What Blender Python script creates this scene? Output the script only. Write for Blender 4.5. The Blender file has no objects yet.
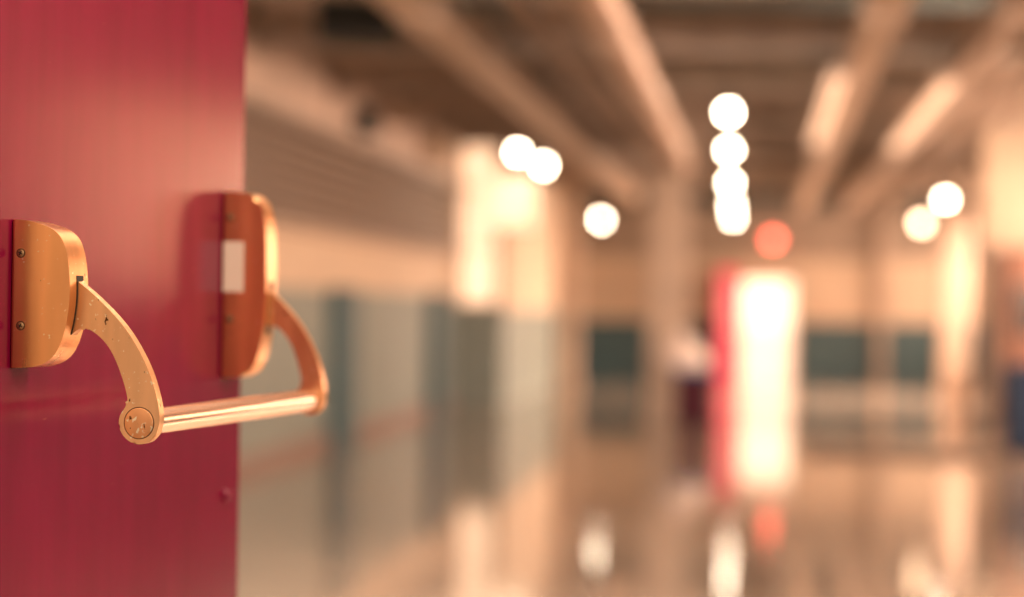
import bpy, bmesh, math, random
from mathutils import Vector, Matrix
random.seed(7)
S = bpy.context.scene
COL = S.collection
R = math.radians

# ------------------------------------------------------------------ camera
cam_d = bpy.data.cameras.new('camera')
cam = bpy.data.objects.new('camera', cam_d); COL.objects.link(cam)
cam_d.sensor_width = 36.0
cam_d.lens = 2050 / 1024 * 36
cam_d.shift_y = 7.5 / 1024
cam_d.clip_start = 0.05
cam.matrix_world = (Matrix.Translation((0, 0, 1.35)) @ Matrix.Rotation(math.atan(248 / 2050), 4, 'Z')
                    @ Matrix.Rotation(R(90), 4, 'X') @ Matrix.Rotation(R(0.9), 4, 'Z'))
cam_d.dof.use_dof = True
cam_d.dof.focus_distance = 2.34
cam_d.dof.aperture_fstop = 1.7
S.camera = cam

# ------------------------------------------------------------------ world, exposure
w = bpy.data.worlds.new('world'); S.world = w; w.use_nodes = True
nt = w.node_tree
bg = nt.nodes['Background']
geo = nt.nodes.new('ShaderNodeTexCoord')
sep = nt.nodes.new('ShaderNodeSeparateXYZ')
rmp = nt.nodes.new('ShaderNodeValToRGB')
nt.links.new(geo.outputs['Generated'], sep.inputs[0])
mr = nt.nodes.new('ShaderNodeMapRange'); mr.inputs[1].default_value = -1; mr.inputs[2].default_value = 1
nt.links.new(sep.outputs['Z'], mr.inputs[0]); nt.links.new(mr.outputs[0], rmp.inputs[0])
rmp.color_ramp.elements[0].position = 0.40; rmp.color_ramp.elements[0].color = (0.26, 0.17, 0.12, 1)
rmp.color_ramp.elements[1].position = 0.66; rmp.color_ramp.elements[1].color = (0.95, 0.70, 0.50, 1)
nt.links.new(rmp.outputs[0], bg.inputs[0])
bg.inputs[1].default_value = 1.05
S.view_settings.view_transform = 'Standard'
S.view_settings.look = 'None'
S.view_settings.gamma = 1.0
S.view_settings.use_curve_mapping = False
S.view_settings.exposure = 0.3
S.cycles.use_denoising = True
S.cycles.sample_clamp_indirect = 6.0
S.cycles.caustics_reflective = False
S.cycles.caustics_refractive = False
S.cycles.max_bounces = 8

BULB = (1.0, 0.72, 0.46)
DAY = (1.0, 0.68, 0.50)


def area(name, loc, target, size, size_y, power, col):
    d = bpy.data.lights.new(name, 'AREA'); d.shape = 'RECTANGLE'; d.size = size; d.size_y = size_y
    d.energy = power; d.color = col
    o = bpy.data.objects.new(name, d); COL.objects.link(o); o.location = loc
    o.rotation_euler = (Vector(target) - Vector(loc)).to_track_quat('-Z', 'Y').to_euler()
    return o


# ceiling panel over the open doorway, lights door and hardware from above
area('entry_ceiling_light', (0.9, 0.9, 2.75), (-0.7, 2.4, 1.3), 0.9, 0.6, 14, (1.0, 0.74, 0.5))
area('entry_downlight', (0.0, 2.35, 2.8), (0.0, 2.35, 0.0), 0.3, 0.3, 15, (1.0, 0.80, 0.60))
# right side: far daylight onto the floor, plus two added fill lights
area('left_wall_fill', (4.26, 20.7, 2.1), (0.0, 20.7, 2.1), 9.6, 1.3, 560, DAY)  # added fill, brightens the left wall and the partition
fw = area('far_window_daylight', (4.1, 30.5, 2.4), (1.2, 30.0, 0.0), 9.0, 1.2, 1050, DAY); fw.data.spread = R(110)
area('far_wall_fill', (4.26, 34.0, 2.0), (0.0, 34.0, 2.0), 7.0, 1.3, 330, DAY)  # added fill, brightens the far wall
# added light above the entry, brightens camera-facing surfaces down the hall
area('hall_entry_fill', (0.0, 3.6, 3.2), (0.0, 24.0, 2.2), 4.0, 1.0, 1400, (1.0, 0.72, 0.56))

# ------------------------------------------------------------------ materials


def mat(name, col, rough=0.6, metal=0.0, spec=0.5, emit=None, estr=0.0, noise=0.0, nscale=8.0, stretch=None, bump=0.0, coat=0.0):
    m = bpy.data.materials.new(name); m.use_nodes = True
    t = m.node_tree; b = t.nodes['Principled BSDF']
    b.inputs['Base Color'].default_value = (*col, 1)
    b.inputs['Roughness'].default_value = rough
    b.inputs['Metallic'].default_value = metal
    b.inputs['Specular IOR Level'].default_value = spec
    b.inputs['Coat Weight'].default_value = coat
    if emit:
        b.inputs['Emission Color'].default_value = (*emit, 1)
        b.inputs['Emission Strength'].default_value = estr
    if noise > 0 or bump > 0:
        tc = t.nodes.new('ShaderNodeTexCoord')
        mp = t.nodes.new('ShaderNodeMapping')
        if stretch: mp.inputs['Scale'].default_value = stretch
        nz = t.nodes.new('ShaderNodeTexNoise'); nz.inputs['Scale'].default_value = nscale
        nz.inputs['Detail'].default_value = 6
        t.links.new(tc.outputs['Object'], mp.inputs[0]); t.links.new(mp.outputs[0], nz.inputs['Vector'])
        if noise > 0:
            rp = t.nodes.new('ShaderNodeValToRGB')
            lo = [max(0, c * (1 - noise)) for c in col]; hi = [min(1, c * (1 + noise)) for c in col]
            rp.color_ramp.elements[0].position = 0.3; rp.color_ramp.elements[0].color = (*lo, 1)
            rp.color_ramp.elements[1].position = 0.7; rp.color_ramp.elements[1].color = (*hi, 1)
            t.links.new(nz.outputs['Fac'], rp.inputs[0]); t.links.new(rp.outputs[0], b.inputs['Base Color'])
        if bump > 0:
            bp = t.nodes.new('ShaderNodeBump'); bp.inputs['Strength'].default_value = bump
            bp.inputs['Distance'].default_value = 0.002
            t.links.new(nz.outputs['Fac'], bp.inputs['Height']); t.links.new(bp.outputs[0], b.inputs['Normal'])
    return m


def worn_metal(name, col, rough, worn_lo, worn_hi, dark=(0.12, 0.05, 0.02), light=(1.0, 0.85, 0.62), stretch=(1, 1, 0.10)):
    """polished cast metal with dents, specks and brushed streaks, painting vertical reflections into the colour"""
    m = bpy.data.materials.new(name); m.use_nodes = True
    t = m.node_tree; b = t.nodes['Principled BSDF']; L = t.links
    b.inputs['Metallic'].default_value = 1.0
    tc = t.nodes.new('ShaderNodeTexCoord')
    mp = t.nodes.new('ShaderNodeMapping'); mp.inputs['Scale'].default_value = stretch
    L.new(tc.outputs['Object'], mp.inputs[0])
    n1 = t.nodes.new('ShaderNodeTexNoise'); n1.inputs['Scale'].default_value = 42; n1.inputs['Detail'].default_value = 1.5
    L.new(mp.outputs[0], n1.inputs['Vector'])
    c1 = t.nodes.new('ShaderNodeValToRGB')
    c1.color_ramp.elements[0].position = 0.3; c1.color_ramp.elements[0].color = (*[c * 0.82 for c in col], 1)
    c1.color_ramp.elements[1].position = 0.68; c1.color_ramp.elements[1].color = (*[min(1, c * 1.07) for c in col], 1)
    L.new(n1.outputs['Fac'], c1.inputs[0])
    n2 = t.nodes.new('ShaderNodeTexNoise'); n2.inputs['Scale'].default_value = 170; n2.inputs['Detail'].default_value = 3
    L.new(tc.outputs['Object'], n2.inputs['Vector'])
    k2 = t.nodes.new('ShaderNodeMapRange'); k2.inputs[1].default_value = worn_hi; k2.inputs[2].default_value = worn_hi + 0.05
    L.new(n2.outputs['Fac'], k2.inputs[0])
    mx = t.nodes.new('ShaderNodeMix'); mx.data_type = 'RGBA'
    L.new(k2.outputs[0], mx.inputs[0]); L.new(c1.outputs[0], mx.inputs[6]); mx.inputs[7].default_value = (*light, 1)
    n3 = t.nodes.new('ShaderNodeTexNoise'); n3.inputs['Scale'].default_value = 120; n3.inputs['Detail'].default_value = 2
    mp3 = t.nodes.new('ShaderNodeMapping'); mp3.inputs['Location'].default_value = (3.1, 1.7, 5.2); mp3.inputs['Scale'].default_value = (1, 1.4, 0.8)
    L.new(tc.outputs['Object'], mp3.inputs[0]); L.new(mp3.outputs[0], n3.inputs['Vector'])
    k3 = t.nodes.new('ShaderNodeMapRange'); k3.inputs[1].default_value = worn_lo; k3.inputs[2].default_value = worn_lo + 0.04
    L.new(n3.outputs['Fac'], k3.inputs[0])
    mx2 = t.nodes.new('ShaderNodeMix'); mx2.data_type = 'RGBA'
    L.new(k3.outputs[0], mx2.inputs[0]); L.new(mx.outputs[2], mx2.inputs[6]); mx2.inputs[7].default_value = (*dark, 1)
    L.new(mx2.outputs[2], b.inputs['Base Color'])
    rr = t.nodes.new('ShaderNodeMapRange'); rr.inputs[3].default_value = rough - 0.06; rr.inputs[4].default_value = rough + 0.12
    L.new(n1.outputs['Fac'], rr.inputs[0]); L.new(rr.outputs[0], b.inputs['Roughness'])
    bp = t.nodes.new('ShaderNodeBump'); bp.inputs['Strength'].default_value = 0.01; bp.inputs['Distance'].default_value = 0.001
    L.new(n1.outputs['Fac'], bp.inputs['Height']); L.new(bp.outputs[0], b.inputs['Normal'])
    return m


BRASS = (0.93, 0.50, 0.24)
M = {
    'brass': worn_metal('brass', BRASS, 0.28, 0.74, 0.685),
    'arm': worn_metal('rubbed_brass', (0.88, 0.51, 0.27), 0.34, 0.72, 0.65),
    'cap': worn_metal('rubbed_cap_brass', (0.86, 0.42, 0.20), 0.32, 0.66, 0.60),
    'bar': mat('copper_tube', (0.95, 0.64, 0.49), 0.24, 1.0, noise=0.06, nscale=40, stretch=(0.05, 1, 1)),
    'screw': mat('dull_screw_metal', (0.45, 0.30, 0.17), 0.4, 1.0),
    'black': mat('slot_black', (0.012, 0.008, 0.006), 0.6),
    'groove': mat('groove_brown', (0.10, 0.04, 0.015), 0.5),
    'label': mat('white_sticker', (0.92, 0.80, 0.68), 0.5),
    'white_metal': mat('cream_metal', (0.62, 0.47, 0.36), 0.45, noise=0.15, nscale=3),
    'cream': mat('cream_wall_paint', (0.62, 0.47, 0.34), 0.7, noise=0.10, nscale=1.5),
    'upper': mat('upper_wall_paint', (0.62, 0.47, 0.38), 0.75, noise=0.25, nscale=1.2),
    'brownwall': mat('brown_upper_wall', (0.33, 0.25, 0.19), 0.7, noise=0.12, nscale=1.5),
    'wain': mat('grey_green_wall_paint', (0.22, 0.25, 0.22), 0.55, noise=0.10, nscale=2),
    'teal': mat('teal_paint', (0.045, 0.095, 0.105), 0.5, noise=0.15, nscale=3),
    'slat': mat('brown_slats', (0.29, 0.225, 0.175), 0.5, noise=0.12, nscale=6),
    'ceil': mat('dark_ceiling', (0.15, 0.22, 0.23), 0.8, noise=0.4, nscale=1.0),
    'beam': mat('beam_paint', (0.50, 0.38, 0.30), 0.6, noise=0.2, nscale=3),
    'duct': mat('galvanised_duct', (0.55, 0.38, 0.27), 0.38, 0.7, noise=0.25, nscale=4),
    'pipe': mat('pipe_paint', (0.40, 0.28, 0.20), 0.45, noise=0.2, nscale=5),
    'column': mat('column_paint', (0.44, 0.33, 0.25), 0.6, noise=0.12, nscale=2),
    'skirt': mat('reddish_skirting', (0.25, 0.16, 0.125), 0.5),
    'maroon': mat('maroon_plastic', (0.05, 0.004, 0.014), 0.6, spec=0.2),
    'navy': mat('navy_plastic', (0.010, 0.026, 0.06), 0.55, spec=0.25),
    'blue': mat('blue_plastic', (0.06, 0.16, 0.34), 0.45),
    'pale': mat('pale_cloth', (0.92, 0.76, 0.68), 0.8, noise=0.1, nscale=8),
    'palebin': mat('pale_plastic', (0.80, 0.55, 0.40), 0.5),
    'wood': mat('orange_brown_wood', (0.24, 0.10, 0.055), 0.5, noise=0.35, nscale=3, stretch=(6, 6, 0.5)),
    'glassdark': mat('dark_glass', (0.03, 0.035, 0.035), 0.15),
    'darkmetal': mat('dark_metal', (0.05, 0.06, 0.055), 0.5),
    'reddoor2': mat('far_red_paint', (0.85, 0.008, 0.12), 0.35),
    'bulb': mat('lamp_glass', (1, 0.9, 0.8), 0.3, emit=(1.0, 0.80, 0.58), estr=48),
    'tube': mat('tray_glow', (1, 0.9, 0.8), 0.3, emit=(1.0, 0.60, 0.36), estr=1.05),  # glow that stands for light falling on the ceiling trays
    'lightbox': mat('lightbox_face', (1, 0.9, 0.8), 0.4, emit=(1.0, 0.66, 0.4), estr=0.9),
    'pane_hi': mat('bright_pane', (0.9, 0.8, 0.7), 0.3, emit=(1.0, 0.74, 0.5), estr=1.45),
    'pane_lo': mat('lower_pane', (0.9, 0.8, 0.7), 0.3, emit=(1.0, 0.68, 0.46), estr=1.0),
    'pane_side': mat('daylit_window_pane', (0.9, 0.8, 0.7), 0.3, emit=(1.0, 0.44, 0.18), estr=2.3),
    'pane_left': mat('frosted_pane', (0.9, 0.8, 0.7), 0.3, emit=(1.0, 0.62, 0.38), estr=1.0),
    'redlamp': mat('red_lamp_glass', (0.8, 0.1, 0.06), 0.3, emit=(1.0, 0.13, 0.08), estr=8.5),
}


def red_door_mat():
    m = bpy.data.materials.new('red_door_paint'); m.use_nodes = True
    t = m.node_tree; b = t.nodes['Principled BSDF']; L = t.links
    tc = t.nodes.new('ShaderNodeTexCoord')
    n = t.nodes.new('ShaderNodeTexNoise'); n.inputs['Scale'].default_value = 2.5; n.inputs['Detail'].default_value = 6
    mp = t.nodes.new('ShaderNodeMapping'); mp.inputs['Scale'].default_value = (6, 6, 1)
    L.new(tc.outputs['Object'], mp.inputs[0]); L.new(mp.outputs[0], n.inputs['Vector'])
    c = t.nodes.new('ShaderNodeValToRGB')
    c.color_ramp.elements[0].position = 0.3; c.color_ramp.elements[0].color = (0.20, 0.0015, 0.034, 1)
    c.color_ramp.elements[1].position = 0.7; c.color_ramp.elements[1].color = (0.25, 0.003, 0.043, 1)
    L.new(n.outputs['Fac'], c.inputs[0])
    # sparse diagonal scratches
    mp2 = t.nodes.new('ShaderNodeMapping'); mp2.inputs['Scale'].default_value = (14, 14, 90); mp2.inputs['Rotation'].default_value = (0, R(28), 0)
    L.new(tc.outputs['Object'], mp2.inputs[0])
    n2 = t.nodes.new('ShaderNodeTexNoise'); n2.inputs['Scale'].default_value = 1.0; n2.inputs['Detail'].default_value = 4
    L.new(mp2.outputs[0], n2.inputs['Vector'])
    k = t.nodes.new('ShaderNodeMapRange'); k.inputs[1].default_value = 0.71; k.inputs[2].default_value = 0.78
    k.inputs[4].default_value = 0.5
    L.new(n2.outputs['Fac'], k.inputs[0])
    mx = t.nodes.new('ShaderNodeMix'); mx.data_type = 'RGBA'; mx.inputs[7].default_value = (0.62, 0.16, 0.12, 1)
    L.new(k.outputs[0], mx.inputs[0]); L.new(c.outputs[0], mx.inputs[6]); L.new(mx.outputs[2], b.inputs['Base Color'])
    b.inputs['Roughness'].default_value = 0.17
    b.inputs['Specular IOR Level'].default_value = 0.28
    bp = t.nodes.new('ShaderNodeBump'); bp.inputs['Strength'].default_value = 0.05; bp.inputs['Distance'].default_value = 0.002
    n3 = t.nodes.new('ShaderNodeTexNoise'); n3.inputs['Scale'].default_value = 60; n3.inputs['Detail'].default_value = 3
    L.new(tc.outputs['Object'], n3.inputs['Vector']); L.new(n3.outputs['Fac'], bp.inputs['Height']); L.new(bp.outputs[0], b.inputs['Normal'])
    return m


def floor_mat():
    m = bpy.data.materials.new('polished_concrete'); m.use_nodes = True
    t = m.node_tree; b = t.nodes['Principled BSDF']; L = t.links
    tc = t.nodes.new('ShaderNodeTexCoord')
    n = t.nodes.new('ShaderNodeTexNoise'); n.inputs['Scale'].default_value = 0.55; n.inputs['Detail'].default_value = 7
    L.new(tc.outputs['Object'], n.inputs['Vector'])
    c = t.nodes.new('ShaderNodeValToRGB')
    c.color_ramp.elements[0].position = 0.32; c.color_ramp.elements[0].color = (0.24, 0.19, 0.15, 1)
    c.color_ramp.elements[1].position = 0.68; c.color_ramp.elements[1].color = (0.42, 0.33, 0.255, 1)
    L.new(n.outputs['Fac'], c.inputs[0])
    br = t.nodes.new('ShaderNodeTexBrick'); br.offset = 0.0
    br.inputs['Color1'].default_value = (1, 1, 1, 1); br.inputs['Color2'].default_value = (1, 1, 1, 1)
    br.inputs['Mortar'].default_value = (0.45, 0.42, 0.40, 1)
    br.inputs['Scale'].default_value = 1.0; br.inputs['Brick Width'].default_value = 4.0; br.inputs['Row Height'].default_value = 5.0
    br.inputs['Mortar Size'].default_value = 0.04
    L.new(tc.outputs['Object'], br.inputs['Vector'])
    mx = t.nodes.new('ShaderNodeMix'); mx.data_type = 'RGBA'; mx.blend_type = 'MULTIPLY'; mx.inputs[0].default_value = 1
    L.new(c.outputs[0], mx.inputs[6]); L.new(br.outputs['Color'], mx.inputs[7]); L.new(mx.outputs[2], b.inputs['Base Color'])
    r = t.nodes.new('ShaderNodeMapRange'); r.inputs[3].default_value = 0.03; r.inputs[4].default_value = 0.11
    L.new(n.outputs['Fac'], r.inputs[0]); L.new(r.outputs[0], b.inputs['Roughness'])
    return m


M['reddoor'] = red_door_mat()
M['floor'] = floor_mat()

# ------------------------------------------------------------------ mesh helpers


class MB:
    def __init__(self): self.b = bmesh.new(); self.mi = 0

    def _set(self, faces):
        for f in faces: f.material_index = self.mi

    def box(self, x0, x1, y0, y1, z0, z1, bev=0.0, seg=2):
        r = bmesh.ops.create_cube(self.b, size=1, matrix=Matrix.Translation(((x0 + x1) / 2, (y0 + y1) / 2, (z0 + z1) / 2))
                                  @ Matrix.Diagonal((abs(x1 - x0), abs(y1 - y0), abs(z1 - z0), 1)))
        vs = r['verts']; fs = list({f for v in vs for f in v.link_faces})
        self._set(fs)
        if bev > 0:
            es = list({e for v in vs for e in v.link_edges})
            q = bmesh.ops.bevel(self.b, geom=es, offset=bev, segments=seg, profile=0.5, affect='EDGES')
            self._set(q['faces'])
        return self

    def tube(self, a, b, r, seg=24, r2=None, caps=True):
        a = Vector(a); b = Vector(b); d = b - a
        rot = d.to_track_quat('Z', 'Y').to_matrix().to_4x4()
        q = bmesh.ops.create_cone(self.b, cap_ends=caps, segments=seg, radius1=r, radius2=r if r2 is None else r2, depth=d.length,
                                  matrix=Matrix.Translation((a + b) / 2) @ rot)
        self._set({f for v in q['verts'] for f in v.link_faces})
        return self

    def lathe(self, prof, c=(0, 0, 0), seg=28, axis='Z'):
        """prof: list of (radius, height)"""
        rings = []
        for rr, h in prof:
            ring = []
            for k in range(seg):
                a = 2 * math.pi * k / seg
                p = (rr * math.cos(a), rr * math.sin(a), h)
                if axis == 'Y': p = (p[0], p[2], p[1])
                if axis == 'X': p = (p[2], p[0], p[1])
                ring.append(self.b.verts.new(Vector(p) + Vector(c)))
            rings.append(ring)
        for i in range(len(rings) - 1):
            for k in range(seg):
                f = self.b.faces.new((rings[i][k], rings[i][(k + 1) % seg], rings[i + 1][(k + 1) % seg], rings[i + 1][k]))
                f.material_index = self.mi
        for ring in (rings[0], rings[-1]):
            f = self.b.faces.new(ring); f.material_index = self.mi
        return self

    def prism(self, pts, x0, x1, bev=0.0, seg=3):
        """pts: closed outline of (y, z), extruded along local x, rim rounded"""
        A = [self.b.verts.new((x0, y, z)) for y, z in pts]
        B = [self.b.verts.new((x1, y, z)) for y, z in pts]
        fa = self.b.faces.new(A); fb = self.b.faces.new(list(reversed(B)))
        fs = [fa, fb]
        n = len(pts)
        for i in range(n):
            fs.append(self.b.faces.new((A[i], B[i], B[(i + 1) % n], A[(i + 1) % n])))
        self._set(fs)
        if bev > 0:
            es = [e for f in (fa, fb) for e in f.edges]
            q = bmesh.ops.bevel(self.b, geom=es, offset=bev, segments=seg, profile=0.5, affect='EDGES', clamp_overlap=True)
            self._set(q['faces'])
        return self

    def build(self, name, mats, parent=None, smooth=35):
        me = bpy.data.meshes.new(name)
        bmesh.ops.remove_doubles(self.b, verts=self.b.verts, dist=1e-6)
        bmesh.ops.recalc_face_normals(self.b, faces=self.b.faces)
        self.b.to_mesh(me); self.b.free()
        if not isinstance(mats, (list, tuple)): mats = [mats]
        for m in mats: me.materials.append(m)
        if smooth:
            for p in me.polygons: p.use_smooth = True
            me.set_sharp_from_angle(angle=R(smooth))
        o = bpy.data.objects.new(name, me); COL.objects.link(o)
        if smooth:
            wn = o.modifiers.new('weighted_normal', 'WEIGHTED_NORMAL'); wn.mode = 'FACE_AREA'; wn.weight = 80; wn.keep_sharp = True
        if parent: o.parent = parent
        return o


def spline(pts, per=6, closed=True):
    """Catmull-Rom through the points"""
    n = len(pts); out = []
    for i in range(n if closed else n - 1):
        p = [pts[(i + k - 1) % n] if closed else pts[min(max(i + k - 1, 0), n - 1)] for k in range(4)]
        for j in range(per):
            t = j / per
            out.append(tuple(0.5 * (2 * p[1][a] + (p[2][a] - p[0][a]) * t + (2 * p[0][a] - 5 * p[1][a] + 4 * p[2][a] - p[3][a]) * t * t
                                    + (3 * p[1][a] - p[0][a] - 3 * p[2][a] + p[3][a]) * t ** 3) for a in range(2)))
    if not closed: out.append(tuple(pts[-1]))
    return out


def tag(o, label=None, cat=None, group=None, kind=None):
    if label: o['label'] = label
    if cat: o['category'] = cat
    if group: o['group'] = group
    if kind: o['kind'] = kind
    return o


def empty(name, loc, rz=0.0):
    o = bpy.data.objects.new(name, None); COL.objects.link(o)
    o.location = loc; o.rotation_euler = (0, 0, rz); o.empty_display_size = 0.1
    return o


def struct(o): o['kind'] = 'structure'; return o


def copy_tree(o, parent=None):
    c = o.copy(); COL.objects.link(c)
    if parent: c.parent = parent
    for ch in list(o.children): copy_tree(ch, c)
    return c


# ------------------------------------------------------------------ the hall
fl = struct(MB().box(-9, 8, -1, 42, -0.15, 0).build('floor', M['floor'], smooth=0))
struct(MB().box(-9, 8, 3.5, 42, 4.1, 4.25).build('ceiling', M['ceil'], smooth=0))

WX = -4.05
b = MB()
b.mi = 0; b.box(WX - 0.25, WX, 4, 27, 0, 1.48)
b.mi = 1; b.box(WX - 0.25, WX, 4, 27, 1.48, 2.02)
b.mi = 2; b.box(WX - 0.25, WX, 4, 27, 2.02, 4.1)
struct(b.build('wall_left', [M['wain'], M['cream'], M['upper']], smooth=0))
b = MB()
b.mi = 0; b.box(WX - 0.25, -3.4, 27.0, 27.25, 0, 1.35)                     # return, faces the camera
b.mi = 1; b.box(WX - 0.25, -4.0, 27.0, 27.25, 1.35, 4.1).box(-4.0, -3.4, 27.0, 27.25, 3.65, 4.1).box(-3.46, -3.4, 27.0, 27.25, 1.35, 3.65)
struct(b.build('wall_return', [M['wain'], M['cream']], smooth=0))
b = MB()
b.mi = 0; b.box(-3.65, -3.4, 27.25, 38.4, 0, 1.3)
b.mi = 1; b.box(-3.65, -3.4, 27.25, 38.4, 1.3, 4.1)
struct(b.build('wall_left_rear', [M['wain'], M['cream']], smooth=0))
struct(MB().box(WX, WX + 0.03, 4, 27, 0, 0.13).build('baseboard_left', M['skirt'], smooth=0))
for y in (19.4, 25.2):
    struct(MB().box(WX, WX + 0.16, y - 0.38, y + 0.38, 0, 1.5, 0.015).build('pilaster', M['teal']))
# frosted window in the return
b = MB(); b.mi = 0
b.box(-4.0, -3.46, 27.10, 27.14, 1.35, 3.65)
b.mi = 1
for z in (1.35, 2.1, 2.87, 3.61): b.box(-4.0, -3.46, 27.05, 27.18, z, z + 0.04)
for x in (-4.0, -3.50): b.box(x, x + 0.04, 27.05, 27.18, 1.35, 3.65)
struct(b.build('window_1', [M['pane_left'], M['white_metal']], smooth=0))

# far wall with the doorway
b = MB(); FY = 38.4
for mi, z0, z1 in ((1, 0, 1.14), (0, 1.14, 2.08)):
    b.mi = mi; b.box(-9, -0.41, FY, FY + 0.2, z0, z1); b.box(0.67, 8, FY, FY + 0.2, z0, z1)
b.mi = 2; b.box(-9, 8, FY, FY + 0.2, 2.3, 4.1); b.mi = 0; b.box(-9, 8, FY, FY + 0.2, 2.16, 2.3); b.box(-9, -0.41, FY, FY + 0.2, 2.08, 2.16); b.box(0.67, 8, FY, FY + 0.2, 2.08, 2.16)
struct(b.build('wall_back', [M['cream'], M['teal'], M['brownwall']], smooth=0))
struct(MB().box(-9, 8, FY - 0.25, FY, 3.25, 3.6, 0.01).build('trim_1', M['darkmetal']))

d2 = struct(MB().box(-0.41, -0.34, FY - 0.06, FY + 0.2, 0, 2.16, 0.01).box(0.60, 0.67, FY - 0.06, FY + 0.2, 0, 2.16, 0.01)
            .box(-0.34, 0.60, FY - 0.06, FY + 0.2, 1.90, 2.16, 0.01).build('door_2', M['cream']))
MB().box(-0.34, 0.60, FY + 0.10, FY + 0.14, 1.0, 1.90).build('upper_pane', M['pane_hi'], d2, 0)
MB().box(-0.34, 0.60, FY + 0.10, FY + 0.14, 0, 1.0).build('lower_pane', M['pane_lo'], d2, 0)
lf = MB().box(0, 0.045, -0.98, 0, 0.02, 2.06, 0.006).build('door_leaf', M['reddoor2'], d2)
lf.location = (-0.45, FY - 0.06, 0); lf.rotation_euler = (0, 0, -R(19))
MB().tube((0.045, -0.9, 1.0), (0.10, -0.9, 1.0), 0.012).tube((0.045, -0.2, 1.0), (0.10, -0.2, 1.0), 0.012).tube((0.10, -0.93, 1.0), (0.10, -0.17, 1.0), 0.016).build('handle', M['bar'], lf)
hb = MB()
for z in (0.25, 1.05, 1.85): hb.tube((0.0, 0.005, z - 0.05), (0.0, 0.005, z + 0.05), 0.012)
hb.build('hinge', M['darkmetal'], lf)

# right wall with its window band (outside the frame, seen in the gloss of the red door)
b = MB(); RX = 4.3
b.mi = 0; b.box(RX, RX + 0.25, 4, 38.4, 2.75, 4.1); b.box(RX, RX + 0.25, 4, 11, 1.4, 2.75); b.box(RX, RX + 0.25, 21, 38.4, 1.4, 2.75)
b.mi = 1; b.box(RX, RX + 0.25, 4, 38.4, 0, 1.4)
struct(b.build('wall_right', [M['cream'], M['wain']], smooth=0))
b = MB(); b.mi = 0; b.box(RX + 0.10, RX + 0.14, 11, 21, 1.4, 2.75)
b.mi = 1
for k in range(9):
    y = 11 + k * 1.24; b.box(RX + 0.03, RX + 0.18, y, y + 0.08, 1.4, 2.75)
for z in (1.4, 2.69): b.box(RX + 0.03, RX + 0.18, 11, 21, z, z + 0.06)
struct(b.build('window_2', [M['pane_side'], M['white_metal']], smooth=0))

# partition on the right, facing down the hall
b = MB(); b.mi = 0; b.box(2.60, RX, 24.8, 25.0, 2.15, 4.1); b.mi = 1; b.box(2.66, RX, 24.82, 24.98, 0, 2.15)
struct(b.build('wall_partition', [M['cream'], M['upper']], smooth=0))


def column(x, y, half, top=4.1):
    c = MB().box(x - half, x + half, y - half, y + half, 0, top, 0.03)
    c.box(x - half - 0.03, x + half + 0.03, y - half - 0.03, y + half + 0.03, 0, 0.16, 0.01)
    return struct(c.build('column', M['column']))


column(-1.10, 24.6, 0.23); column(2.97, 32.2, 0.21); column(-3.2, 34.4, 0.18); column(2.22, 38.2, 0.08)

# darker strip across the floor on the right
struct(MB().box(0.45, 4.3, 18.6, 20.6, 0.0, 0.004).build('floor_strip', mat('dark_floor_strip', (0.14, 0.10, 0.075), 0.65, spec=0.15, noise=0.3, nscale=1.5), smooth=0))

# cross beams
for k, y in enumerate((6.6, 9.7, 12.8, 15.9, 19.0, 22.1, 25.2, 28.3, 31.4, 34.5)):
    bb = MB().box(WX if y < 27 else -3.4, RX, y, y + 0.05, 3.36, 3.62).box(WX if y < 27 else -3.4, RX, y - 0.09, y + 0.14, 3.33, 3.36).box(WX if y < 27 else -3.4, RX, y - 0.09, y + 0.14, 3.62, 3.65)
    struct(bb.build('ceiling_beam', M['beam'], smooth=0))

# ------------------------------------------------------------------ long runs under the beams


def repeat(o, k, L, step):
    o.location.y = k; k += step
    while k < L:
        c = o.copy(); COL.objects.link(c); c.location.y = k; k += step


def round_duct(x, z, r, y0, y1, label):
    t = empty('air_duct', (x, y0, z))
    tag(t, label, 'air duct')
    L = y1 - y0
    MB().tube((0, 0, 0), (0, L, 0), r, 32).build('duct_body', M['duct'], t)
    repeat(MB().lathe([(r - 0.01, -0.03), (r + 0.012, -0.03), (r + 0.012, 0.03), (r - 0.01, 0.03)], seg=32, axis='Y').build('joint_band', M['white_metal'], t), 1.2, L, 2.4)
    repeat(MB().tube((0, 0, r), (0, 0, 4.1 - z), 0.012, 8).build('hanger', M['darkmetal'], t), 2.2, L, 4.8)
    return t


def box_duct(x, z0, wd, h, y0, y1, label, m, name='cable_tray'):
    t = empty(name, (x, y0, z0))
    tag(t, label, name.replace('_', ' '))
    L = y1 - y0
    MB().box(-wd / 2, wd / 2, 0, L, 0, h, 0.008).build('tray_body', m, t)
    repeat(MB().box(-wd / 2 - 0.015, wd / 2 + 0.015, 0, 0.05, -0.015, h + 0.015).build('joint_band', M['white_metal'], t, 0), 1.5, L, 3.0)
    repeat(MB().tube((0, 0, h), (0, 0, 4.1 - z0), 0.012, 8).build('hanger', M['darkmetal'], t), 2.0, L, 4.65)
    return t


def pipe(x, z, r, y0, y1, label, m):
    t = empty('conduit_pipe', (x, y0, z)); tag(t, label, 'pipe', 'pipes under the ceiling')
    L = y1 - y0
    MB().tube((0, 0, 0), (0, L, 0), r, 16).build('pipe_run', m, t)
    repeat(MB().tube((0, -0.05, 0), (0, 0.05, 0), r * 1.3, 16).build('coupling', M['white_metal'], t), 1.0, L, 3.1)
    return t


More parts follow.
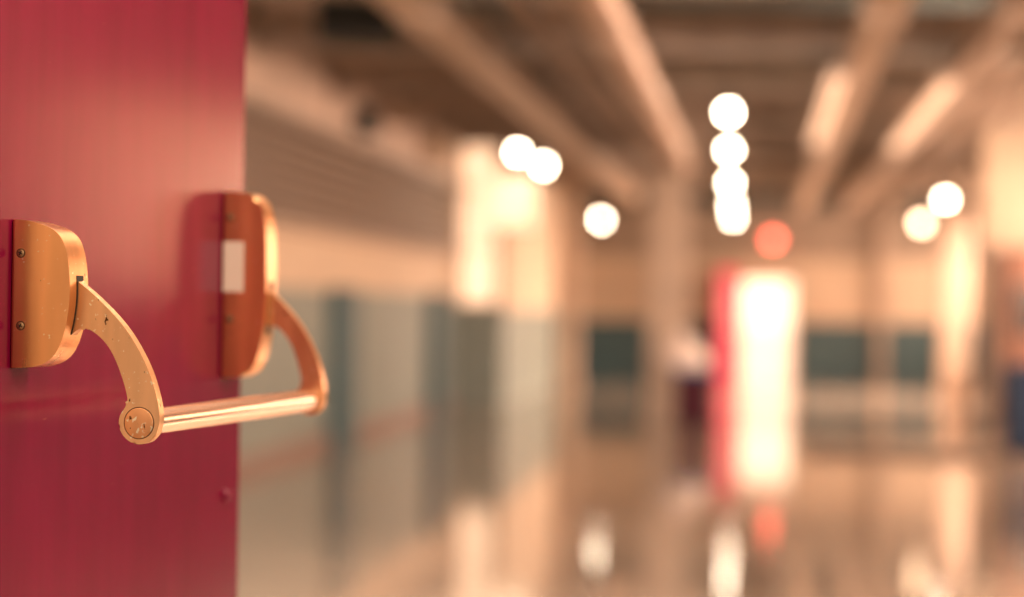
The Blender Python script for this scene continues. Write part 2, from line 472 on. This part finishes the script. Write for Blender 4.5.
round_duct(-0.95, 3.09, 0.14, 9, 24.3, 'thick round air duct left of the middle row of lamps')
pipe(-1.28, 3.22, 0.055, 8, 24.3, 'pipe just left of the round air duct', M['pipe'])
pipe(-1.52, 3.24, 0.045, 8, 38, 'slim pipe second to the left of the round air duct', M['pipe'])
pipe(-1.74, 3.25, 0.04, 8, 38, 'dark slim pipe between the pipes and the wide left tray', M['darkmetal'])
box_duct(-2.12, 3.1, 0.26, 0.2, 8, 34, 'wide pale tray running along the ceiling on the left', M['white_metal'])
box_duct(0.72, 3.12, 0.24, 0.18, 8, 37, 'pale tray along the ceiling right of the middle lamps', M['white_metal'])
box_duct(1.52, 3.12, 0.22, 0.18, 8, 37, 'orange-tinted tray along the ceiling farther right', M['beam'])
pipe(1.92, 3.22, 0.05, 8, 38, 'pipe along the ceiling right of the orange-tinted tray', M['pipe'])
pipe(2.25, 3.24, 0.05, 8, 38, 'rightmost of the pipes along the ceiling', M['pipe'])


def glow_strip(x, y, z, ln, label):  # added glowing fixture in place of brightly lit tray surfaces
    t = empty('lit_tray_glow', (x, y, z)); tag(t, label, 'glow strip')
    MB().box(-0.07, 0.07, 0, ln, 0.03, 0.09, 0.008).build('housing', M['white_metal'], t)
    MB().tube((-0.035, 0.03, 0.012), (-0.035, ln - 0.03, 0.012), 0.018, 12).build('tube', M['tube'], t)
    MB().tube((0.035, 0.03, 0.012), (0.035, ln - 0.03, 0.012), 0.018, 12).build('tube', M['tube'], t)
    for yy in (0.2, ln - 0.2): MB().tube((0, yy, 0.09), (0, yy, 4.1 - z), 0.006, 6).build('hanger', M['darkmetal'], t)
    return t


glow_strip(0.52, 14.9, 3.0, 5.8, 'pale added glow strip for the lit tray right of the middle lamps')
glow_strip(1.33, 15.2, 3.0, 6.0, 'added glow strip for the lit orange-tinted tray')

# ------------------------------------------------------------------ pendant lamps


def make_lamp():
    t = empty('pendant_lamp', (0, 0, 0))
    r = 0.05
    prof = [(r * math.sin(math.pi * (k + 0.5) / 18), -r * math.cos(math.pi * (k + 0.5) / 18)) for k in range(16)]
    MB().lathe(prof, seg=24).build('globe', M['bulb'], t)
    MB().lathe([(0.035, 0.042), (0.04, 0.045), (0.038, 0.08), (0.02, 0.11), (0.012, 0.2)], seg=20).build('lamp_cap', M['darkmetal'], t)
    MB().tube((0, 0, 0.19), (0, 0, 1.0), 0.006, 8).build('cord', M['black'], t)
    return t


lamps = [
    (-0.30, 18.0, 3.07, 'topmost, largest globe lamp of the middle row', 'middle row of globe lamps'),
    (-0.36, 22.5, 3.09, 'second globe lamp from the top of the middle row', 'middle row of globe lamps'),
    (-0.43, 28.0, 3.07, 'third globe lamp from the top of the middle row', 'middle row of globe lamps'),
    (-0.48, 33.5, 3.05, 'fourth globe lamp from the top of the middle row', 'middle row of globe lamps'),
    (-0.50, 36.6, 2.98, 'lowest and farthest globe lamp of the middle row', 'middle row of globe lamps'),
    (-3.10, 26.0, 3.31, 'left one of two touching globe lamps by the left wall', 'left row of globe lamps'),
    (-2.83, 26.6, 3.19, 'right one of two touching globe lamps by the left wall', 'left row of globe lamps'),
    (-2.72, 35.0, 2.85, 'single globe lamp between the left pair and the middle row', 'left row of globe lamps'),
    (2.66, 30.4, 3.0, 'bright globe lamp in front of the right column', 'right cluster of globe lamps'),
]
L0 = make_lamp()
for i, (x, y, z, lab, grp) in enumerate(lamps):
    o = L0 if i == 0 else copy_tree(L0)
    o.location = (x, y, z); tag(o, lab, 'lamp', grp)
    ch = [c for c in o.children if c.name.startswith('cord')][0]
    ch.scale = (1, 1, 1); ch.location = (0, 0, 0)
    ch.scale.z = (4.1 - z) / 1.0

# dimmer wall lamp left of the right column, and one right of it
def wall_lamp(x, y, z, label, m):
    t = empty('bracket_lamp', (x, y, z)); tag(t, label, 'lamp', 'right cluster of dim lamps')
    r = 0.08
    prof = [(r * math.sin(math.pi * (k + 0.5) / 18), -r * math.cos(math.pi * (k + 0.5) / 18)) for k in range(16)]
    MB().lathe(prof, seg=24).build('globe', m, t)
    MB().lathe([(0.04, 0.065), (0.05, 0.07), (0.03, 0.2)], seg=20).build('lamp_cap', M['darkmetal'], t)
    MB().tube((0, 0, 0.19), (0, 0, 4.1 - z), 0.008, 8).build('rod', M['darkmetal'], t)
    return t


dim = mat('dim_lamp_glass', (1, 0.9, 0.8), 0.3, emit=(1.0, 0.64, 0.38), estr=16)
wall_lamp(2.44, 32.0, 2.72, 'dimmer globe lamp left of the right column', dim)
wall_lamp(3.30, 30.8, 2.98, 'dimmer globe lamp right of the right column', dim)

# blank light box on the left by the window
t = empty('light_box', (-3.30, 26.9, 2.36)); tag(t, 'blank glowing square light box beside the frosted window', 'light box')
MB().box(-0.36, 0.36, 0, 0.12, 0, 0.74, 0.015).build('box_case', M['white_metal'], t)
MB().box(-0.33, 0.33, -0.012, 0.0, 0.03, 0.71, 0.004).build('lit_face', M['lightbox'], t)
for hx in (-0.25, 0.25): MB().tube((hx, 0.06, 0.74), (hx, 0.06, 1.74), 0.012, 8).build('hanger', M['darkmetal'], t)

# red lamp over the far doorway
t = empty('red_lamp', (0.22, 38.38, 2.66)); tag(t, 'small glowing red lamp above the far bright doorway', 'lamp')
MB().lathe([(0.12, 0.0), (0.13, -0.01), (0.13, -0.05), (0.10, -0.06)], seg=24, axis='Y').build('lamp_base', M['darkmetal'], t)
MB().lathe([(0.11 * math.cos(a), -0.05 - 0.11 * math.sin(a)) for a in [k * math.pi / 18 for k in range(9)]], seg=24, axis='Y').build('lens', M['redlamp'], t)

# ------------------------------------------------------------------ left wall fittings
t = empty('roller_shutter', (WX, 6, 2.0)); tag(t, 'long brown slatted shutter high on the left wall', 'shutter')
SL = 20.9
b = MB()
for k in range(7):
    z = 0.05 + k * 0.115
    b.prism([(0.03, 0), (0.10, 0.006), (0.11, 0.03), (0.10, 0.054), (0.03, 0.060)], 0, SL)
    bmesh.ops.translate(b.b, verts=[v for v in b.b.verts if not v.tag], vec=(0, 0, z))
    for v in b.b.verts: v.tag = True
# prism runs along local x with outline in (y, z): turn it to run along y, standing off the wall
bmesh.ops.transform(b.b, matrix=Matrix(((0, 1, 0, 0), (1, 0, 0, 0), (0, 0, 1, 0), (0, 0, 0, 1))), verts=b.b.verts)
b.build('slats', M['slat'], t, 0)
MB().box(0, 0.03, 0, SL, 0.0, 0.9).build('backing', M['groove'], t, 0)
MB().box(0, 0.16, 0, SL, 0.85, 0.95, 0.01).build('head_box', M['slat'], t)
MB().box(0, 0.14, 0, SL, -0.02, 0.03, 0.005).build('bottom_rail', M['beam'], t)

t = empty('wall_fan', (-3.72, 21.0, 3.52)); tag(t, 'round fan high above the slatted shutter', 'fan')
MB().lathe([(0.27, 0), (0.31, 0.0), (0.32, 0.06), (0.31, 0.12), (0.27, 0.12), (0.27, 0.0)], seg=36, axis='Y').build('ring', M['pipe'], t)
MB().lathe([(0.01, -0.02), (0.07, -0.01), (0.08, 0.05), (0.07, 0.15), (0.02, 0.16)], seg=24, axis='Y').build('hub', M['darkmetal'], t)
for k in range(4):
    bl = MB().box(0.06, 0.26, 0.045, 0.055, -0.06, 0.06, 0.004).build('blade', M['pipe'], t)
    bl.rotation_euler = (0, k * math.pi / 2 + 0.3, 0)
MB().box(-0.33, -0.2, 0.07, 0.12, -0.03, 0.03, 0.004).tube((-0.29, 0.095, 0), (-0.07, 0.095, 0), 0.012, 10).build('bracket', M['darkmetal'], t)

t = empty('loudspeaker', (WX, 20.1, 3.16)); tag(t, 'small dark loudspeaker on the left wall above the shutter', 'loudspeaker')
MB().box(0.04, 0.26, -0.13, 0.13, -0.13, 0.13, 0.02).build('cabinet', M['darkmetal'], t)
MB().lathe([(0.09, -0.14), (0.09, -0.13)], seg=20, axis='Y').build('cone', M['black'], t).location = (0.15, 0, 0)
MB().box(0, 0.05, -0.03, 0.03, -0.05, 0.05, 0.004).build('bracket', M['darkmetal'], t)

t = empty('equipment_box', (WX, 24.5, 3.05)); tag(t, 'pale box on the left wall right of the round fan', 'box')
MB().box(0, 0.30, -0.25, 0.25, 0, 0.36, 0.02).build('box_body', M['cream'], t)
MB().box(0.02, 0.28, -0.262, -0.25, 0.03, 0.33, 0.004).build('lid', M['cream'], t)

t = empty('heater_unit', (-3.05, 15.1, 3.30)); tag(t, 'dark heater hanging under the ceiling by the left wall', 'heater')
MB().box(-0.25, 0.32, -0.2, 0.3, 0, 0.30, 0.02).build('heater_case', M['darkmetal'], t)
b = MB()
for k in range(5): b.box(-0.2, 0.27, -0.215, -0.2, 0.03 + k * 0.05, 0.055 + k * 0.05)
b.build('grille', M['black'], t, 0)
for hx in (-0.1, 0.2): MB().tube((hx, 0.05, 0.3), (hx, 0.05, 0.80), 0.012, 8).build('hanger', M['darkmetal'], t)

# ------------------------------------------------------------------ bins and cabinet


def bin_thing(name, x, y, wd, dp, h, body, rim, label, cat, taper=0.9):
    t = empty(name, (x, y, 0)); tag(t, label, cat)
    b = MB(); b.box(-wd / 2, wd / 2, -dp / 2, dp / 2, 0.02, h, 0.02)
    for v in b.b.verts:
        s = taper + (1 - taper) * v.co.z / h
        v.co.x *= s; v.co.y *= s
    b.build('bin_body', body, t)
    b = MB(); b.box(-wd / 2 - 0.02, wd / 2 + 0.02, -dp / 2 - 0.02, dp / 2 + 0.02, h - 0.05, h, 0.012)
    b.build('rim', rim, t)
    for sx in (-1, 1):
        for sy in (-1, 1):
            MB().box(sx * wd * 0.36 - 0.03, sx * wd * 0.36 + 0.03, sy * dp * 0.36 - 0.03, sy * dp * 0.36 + 0.03, 0, 0.03).build('foot', M['black'], t, 0)
    return t


bin_thing('waste_bin', -0.745, 23.8, 0.42, 0.42, 0.66, M['maroon'], M['blue'], 'dark maroon bin with blue rim left of the bright doorway', 'bin', 0.96)
bin_thing('waste_bin', 2.62, 20.3, 0.52, 0.5, 0.86, M['navy'], M['navy'], 'dark navy bin cut by the right edge', 'bin', 0.92)
# pale sack on the maroon bin
t = empty('cloth_sack', (-0.84, 23.8, 0.66)); tag(t, 'pale crumpled sack lying on the maroon bin', 'sack')
b = MB()
q = bmesh.ops.create_icosphere(b.b, subdivisions=4, radius=1)
for v in b.b.verts:
    n_ = 1 + 0.07 * math.sin(5 * v.co.x + 3 * v.co.z) + 0.05 * math.sin(9 * v.co.y + 4 * v.co.x)
    x, y, z = v.co
    v.co = (x * 0.27 * n_ * (1 - 0.25 * max(z, 0)) - 0.06 * max(z, 0), y * 0.2 * n_, max(0.0, 0.13 + z * 0.19 * n_ + 0.05 * max(z, 0)))
b.build('sack_body', M['pale'], t, 60)
MB().lathe([(0.05, 0.0), (0.03, 0.03), (0.06, 0.09), (0.02, 0.1)], c=(-0.06, 0, 0.34), seg=16).build('tied_neck', M['pale'], t, 60)
# pale round bin near the right column
t = empty('round_bin', (2.68, 28.0, 0)); tag(t, 'small pale round bin at the foot of the right column', 'bin')
MB().lathe([(0.10, 0.0), (0.115, 0.01), (0.145, 0.46), (0.155, 0.47), (0.155, 0.50), (0.13, 0.50), (0.10, 0.04)], seg=28).build('bin_body', M['palebin'], t)
# tall wooden cabinet in front of the partition
t = empty('tall_cabinet', (3.22, 24.2, 0)); tag(t, 'tall orange-brown cabinet against the partition on the right', 'cabinet')
MB().box(-0.42, 0.62, -0.05, 0.55, 0.08, 2.10, 0.01).build('cabinet_body', M['wood'], t)
MB().box(-0.38, 0.58, 0.0, 0.5, 0, 0.09).build('plinth', M['darkmetal'], t, 0)
for s, (x0, x1) in enumerate(((-0.40, 0.09), (0.11, 0.60))):
    dd = MB().box(x0, x1, -0.075, -0.05, 0.12, 2.06, 0.006).build('cabinet_door', M['wood'], t)
    MB().box(x0 + 0.1, x1 - 0.1, -0.082, -0.075, 1.1, 1.7).build('door_window', M['glassdark'], dd, 0)
    hx = x1 - 0.05 if s == 0 else x0 + 0.05
    MB().tube((hx, -0.10, 0.9), (hx, -0.10, 1.05), 0.01, 10).tube((hx, -0.10, 0.91), (hx, -0.075, 0.91), 0.006, 8).tube((hx, -0.10, 1.04), (hx, -0.075, 1.04), 0.006, 8).build('handle', M['darkmetal'], dd)

# ------------------------------------------------------------------ red door (hinged at its near end), local x runs along the leaf, -y stands off its face
UX, UY = 0.0986, 0.99513
DANG = math.atan2(UY, UX)
DLOC = Vector((-0.705 - 0.1497 * UY, 2.292 + 0.1497 * UX, 0))
ZB = 1.206
door = MB().box(-0.072, 0.740, 0, 0.045, 0.008, 2.1, 0.0025).build('door_1', M['reddoor'])
door.location = DLOC; door.rotation_euler = (0, 0, DANG); struct(door)
MB().lathe([(0.0001, -0.0105), (0.004, -0.0100), (0.0075, -0.007), (0.0090, -0.002), (0.0094, 0.0)], c=(0.675, 0, 1.062), seg=24, axis='Y').build('bolt_head', M['reddoor'], door)
hg = MB()
for z in (0.25, 1.05, 1.85):
    hg.tube((-0.080, 0.050, z - 0.055), (-0.080, 0.050, z + 0.055), 0.009, 16).box(-0.078, -0.02, 0.045, 0.049, z - 0.055, z + 0.055)
hg.build('hinge', M['screw'], door)
jm = struct(MB().box(-0.22, -0.09, 0.0, 0.13, 0, 2.16, 0.004).build('trim_2', M['cream']))
jm.location = DLOC; jm.rotation_euler = (0, 0, DANG)

# ------------------------------------------------------------------ crash bar
bar = empty('crash_bar', DLOC + Vector((0, 0, ZB)), DANG)
tag(bar, 'worn brass crash bar with two curved arms on the red door', 'crash bar')


def N(pts): return [(-n, z) for n, z in pts]


def screw_obj(u, n, z, parent, r=0.0042):
    s = MB()
    s.lathe([(r, -0.0002), (r, 0.0006), (r * 0.8, 0.0012), (r * 0.3, 0.0014)], seg=20, axis='X')
    bmesh.ops.transform(s.b, matrix=Matrix.Translation((u, -n, z)) @ Matrix.Scale(-1, 4, (1, 0, 0)), verts=s.b.verts)
    o = s.build('screw', M['screw'], parent)
    c = MB()
    for a in (0.5, 0.5 + math.pi / 2):
        bx = MB
        k = len(c.b.verts)
        c.box(-0.0002, 0.0002, -r * 0.62, r * 0.62, -0.0006, 0.0006)
        c.b.verts.ensure_lookup_table()
        bmesh.ops.transform(c.b, matrix=Matrix.Translation((u - 0.0015, -n, z)) @ Matrix.Rotation(a, 4, 'X'), verts=c.b.verts[k:])
    c.build('cross_slot', M['black'], o, 0)
    g = MB(); g.lathe([(r * 1.32, -0.0001), (r * 1.32, 0.0003), (r, 0.0003), (r, -0.0001)], seg=24, axis='X')
    bmesh.ops.transform(g.b, matrix=Matrix.Translation((u, -n, z)) @ Matrix.Scale(-1, 4, (1, 0, 0)), verts=g.b.verts)
    g.build('countersink', M['groove'], o)
    return o


# housing at the hinge side: outline (stand-off, height above the bar)
CASE_A = [(0.0, 0.2350), (0.020, 0.2335), (0.040, 0.2285), (0.0540, 0.2220), (0.0635, 0.2120), (0.0690, 0.1975), (0.0722, 0.1790), (0.0737, 0.158),
          (0.0730, 0.137), (0.0698, 0.1150), (0.0645, 0.0960), (0.0575, 0.0820), (0.0480, 0.0725), (0.0345, 0.0665), (0.018, 0.0642), (0.0, 0.0635)]


def case_mesh(outline, x0, x1, bev):
    pts = spline(outline, 3, closed=False)
    return MB().prism(N(pts), x0, x1, bev, 5)


A0, A1 = -0.033, 0.017
ca = case_mesh(CASE_A, A0, A1, 0.010).build('hinge_housing', M['brass'], bar, 60)
screw_obj(A0, 0.0125, 0.196, ca); screw_obj(A0, 0.0135, 0.1125, ca)

CASE_B = [(0.0, 0.3065), (0.022, 0.3060), (0.040, 0.3030), (0.0525, 0.2970), (0.0600, 0.2860), (0.0650, 0.2680), (0.0685, 0.2380), (0.0700, 0.195), (0.0700, 0.155),
          (0.0680, 0.1180), (0.0635, 0.0860), (0.0570, 0.0610), (0.0490, 0.0450), (0.0380, 0.0355), (0.020, 0.0318), (0.0, 0.0310)]
B0, B1 = 0.649, 0.694
cb = case_mesh(CASE_B, B0, B1, 0.010).build('latch_housing', M['brass'], bar, 60)
screw_obj(B0, 0.0125, 0.268, cb); screw_obj(B0, 0.0135, 0.118, cb)
st = MB().box(B0 - 0.0005, B0 + 0.0003, -0.0345, -0.003, 0.1585, 0.2325).build('sticker', M['label'], cb, 0)
tag(st, 'blank white sticker')

ARM = [(0.0560, 0.1745), (0.0704, 0.1668), (0.0952, 0.1484), (0.1179, 0.1279), (0.135, 0.1091), (0.1502, 0.0869), (0.1636, 0.0613), (0.1722, 0.0360), (0.1765, 0.0160),
       (0.1762, 0.0010), (0.1705, -0.0130), (0.1594, -0.0200), (0.1460, -0.0205), (0.1340, -0.0130), (0.1275, -0.0010), (0.1285, 0.0110), (0.1340, 0.0200), (0.1372, 0.0285), (0.1353, 0.0400),
       (0.1283, 0.0605), (0.1187, 0.0811), (0.1072, 0.0965), (0.0940, 0.1067), (0.0827, 0.1112), (0.0733, 0.1080), (0.0640, 0.1000), (0.0540, 0.0930)]
apts = N(spline(ARM, 4, closed=True))
CN, CZ = 0.1520, 0.0032


def make_arm(x0, x1, cap=True, reach=1.0):
    a = MB().prism([(y * reach, z) for y, z in apts], x0, x1, 0.0022, 3).build('arm', M['arm'], bar, 50)
    if cap:
        g = MB().lathe([(0.0186, -0.0003), (0.0186, 0.0003)], seg=40, axis='X')
        bmesh.ops.transform(g.b, matrix=Matrix.Translation((x0, -CN, CZ)), verts=g.b.verts)
        g.build('cap_groove', M['groove'], a)
        c = MB().lathe([(0.0176, 0.0), (0.0176, -0.0008), (0.0165, -0.0016), (0.008, -0.0019), (0.0001, -0.002)], seg=40, axis='X')
        bmesh.ops.transform(c.b, matrix=Matrix.Translation((x0, -CN, CZ)), verts=c.b.verts)
        c.build('end_cap', M['cap'], a)
    return a


make_arm(-0.012, 0.002)
make_arm(0.664, 0.678, cap=False, reach=0.885)


def slot(u, outline, z0, z1, parent):
    """dark slot strip hugging the front of a housing"""
    pts = [p for p in spline(outline, 8, closed=False) if z0 <= p[1] <= z1 and p[0] > 0.04]
    outer = [(-(n + 0.0004), z) for n, z in pts]; inner = [(-(n - 0.002), z) for n, z in reversed(pts)]
    MB().prism(outer + inner, u - 0.0095, u + 0.0095).build('arm_slot', M['black'], parent, 0)


slot(-0.005, CASE_A, 0.1005, 0.1735, ca)
slot(0.671, CASE_B, 0.095, 0.176, cb)
MB().tube((0.002, -CN, CZ), (0.671, -CN * 0.885, CZ - 0.002), 0.0158, 48).build('push_bar', M['bar'], bar)
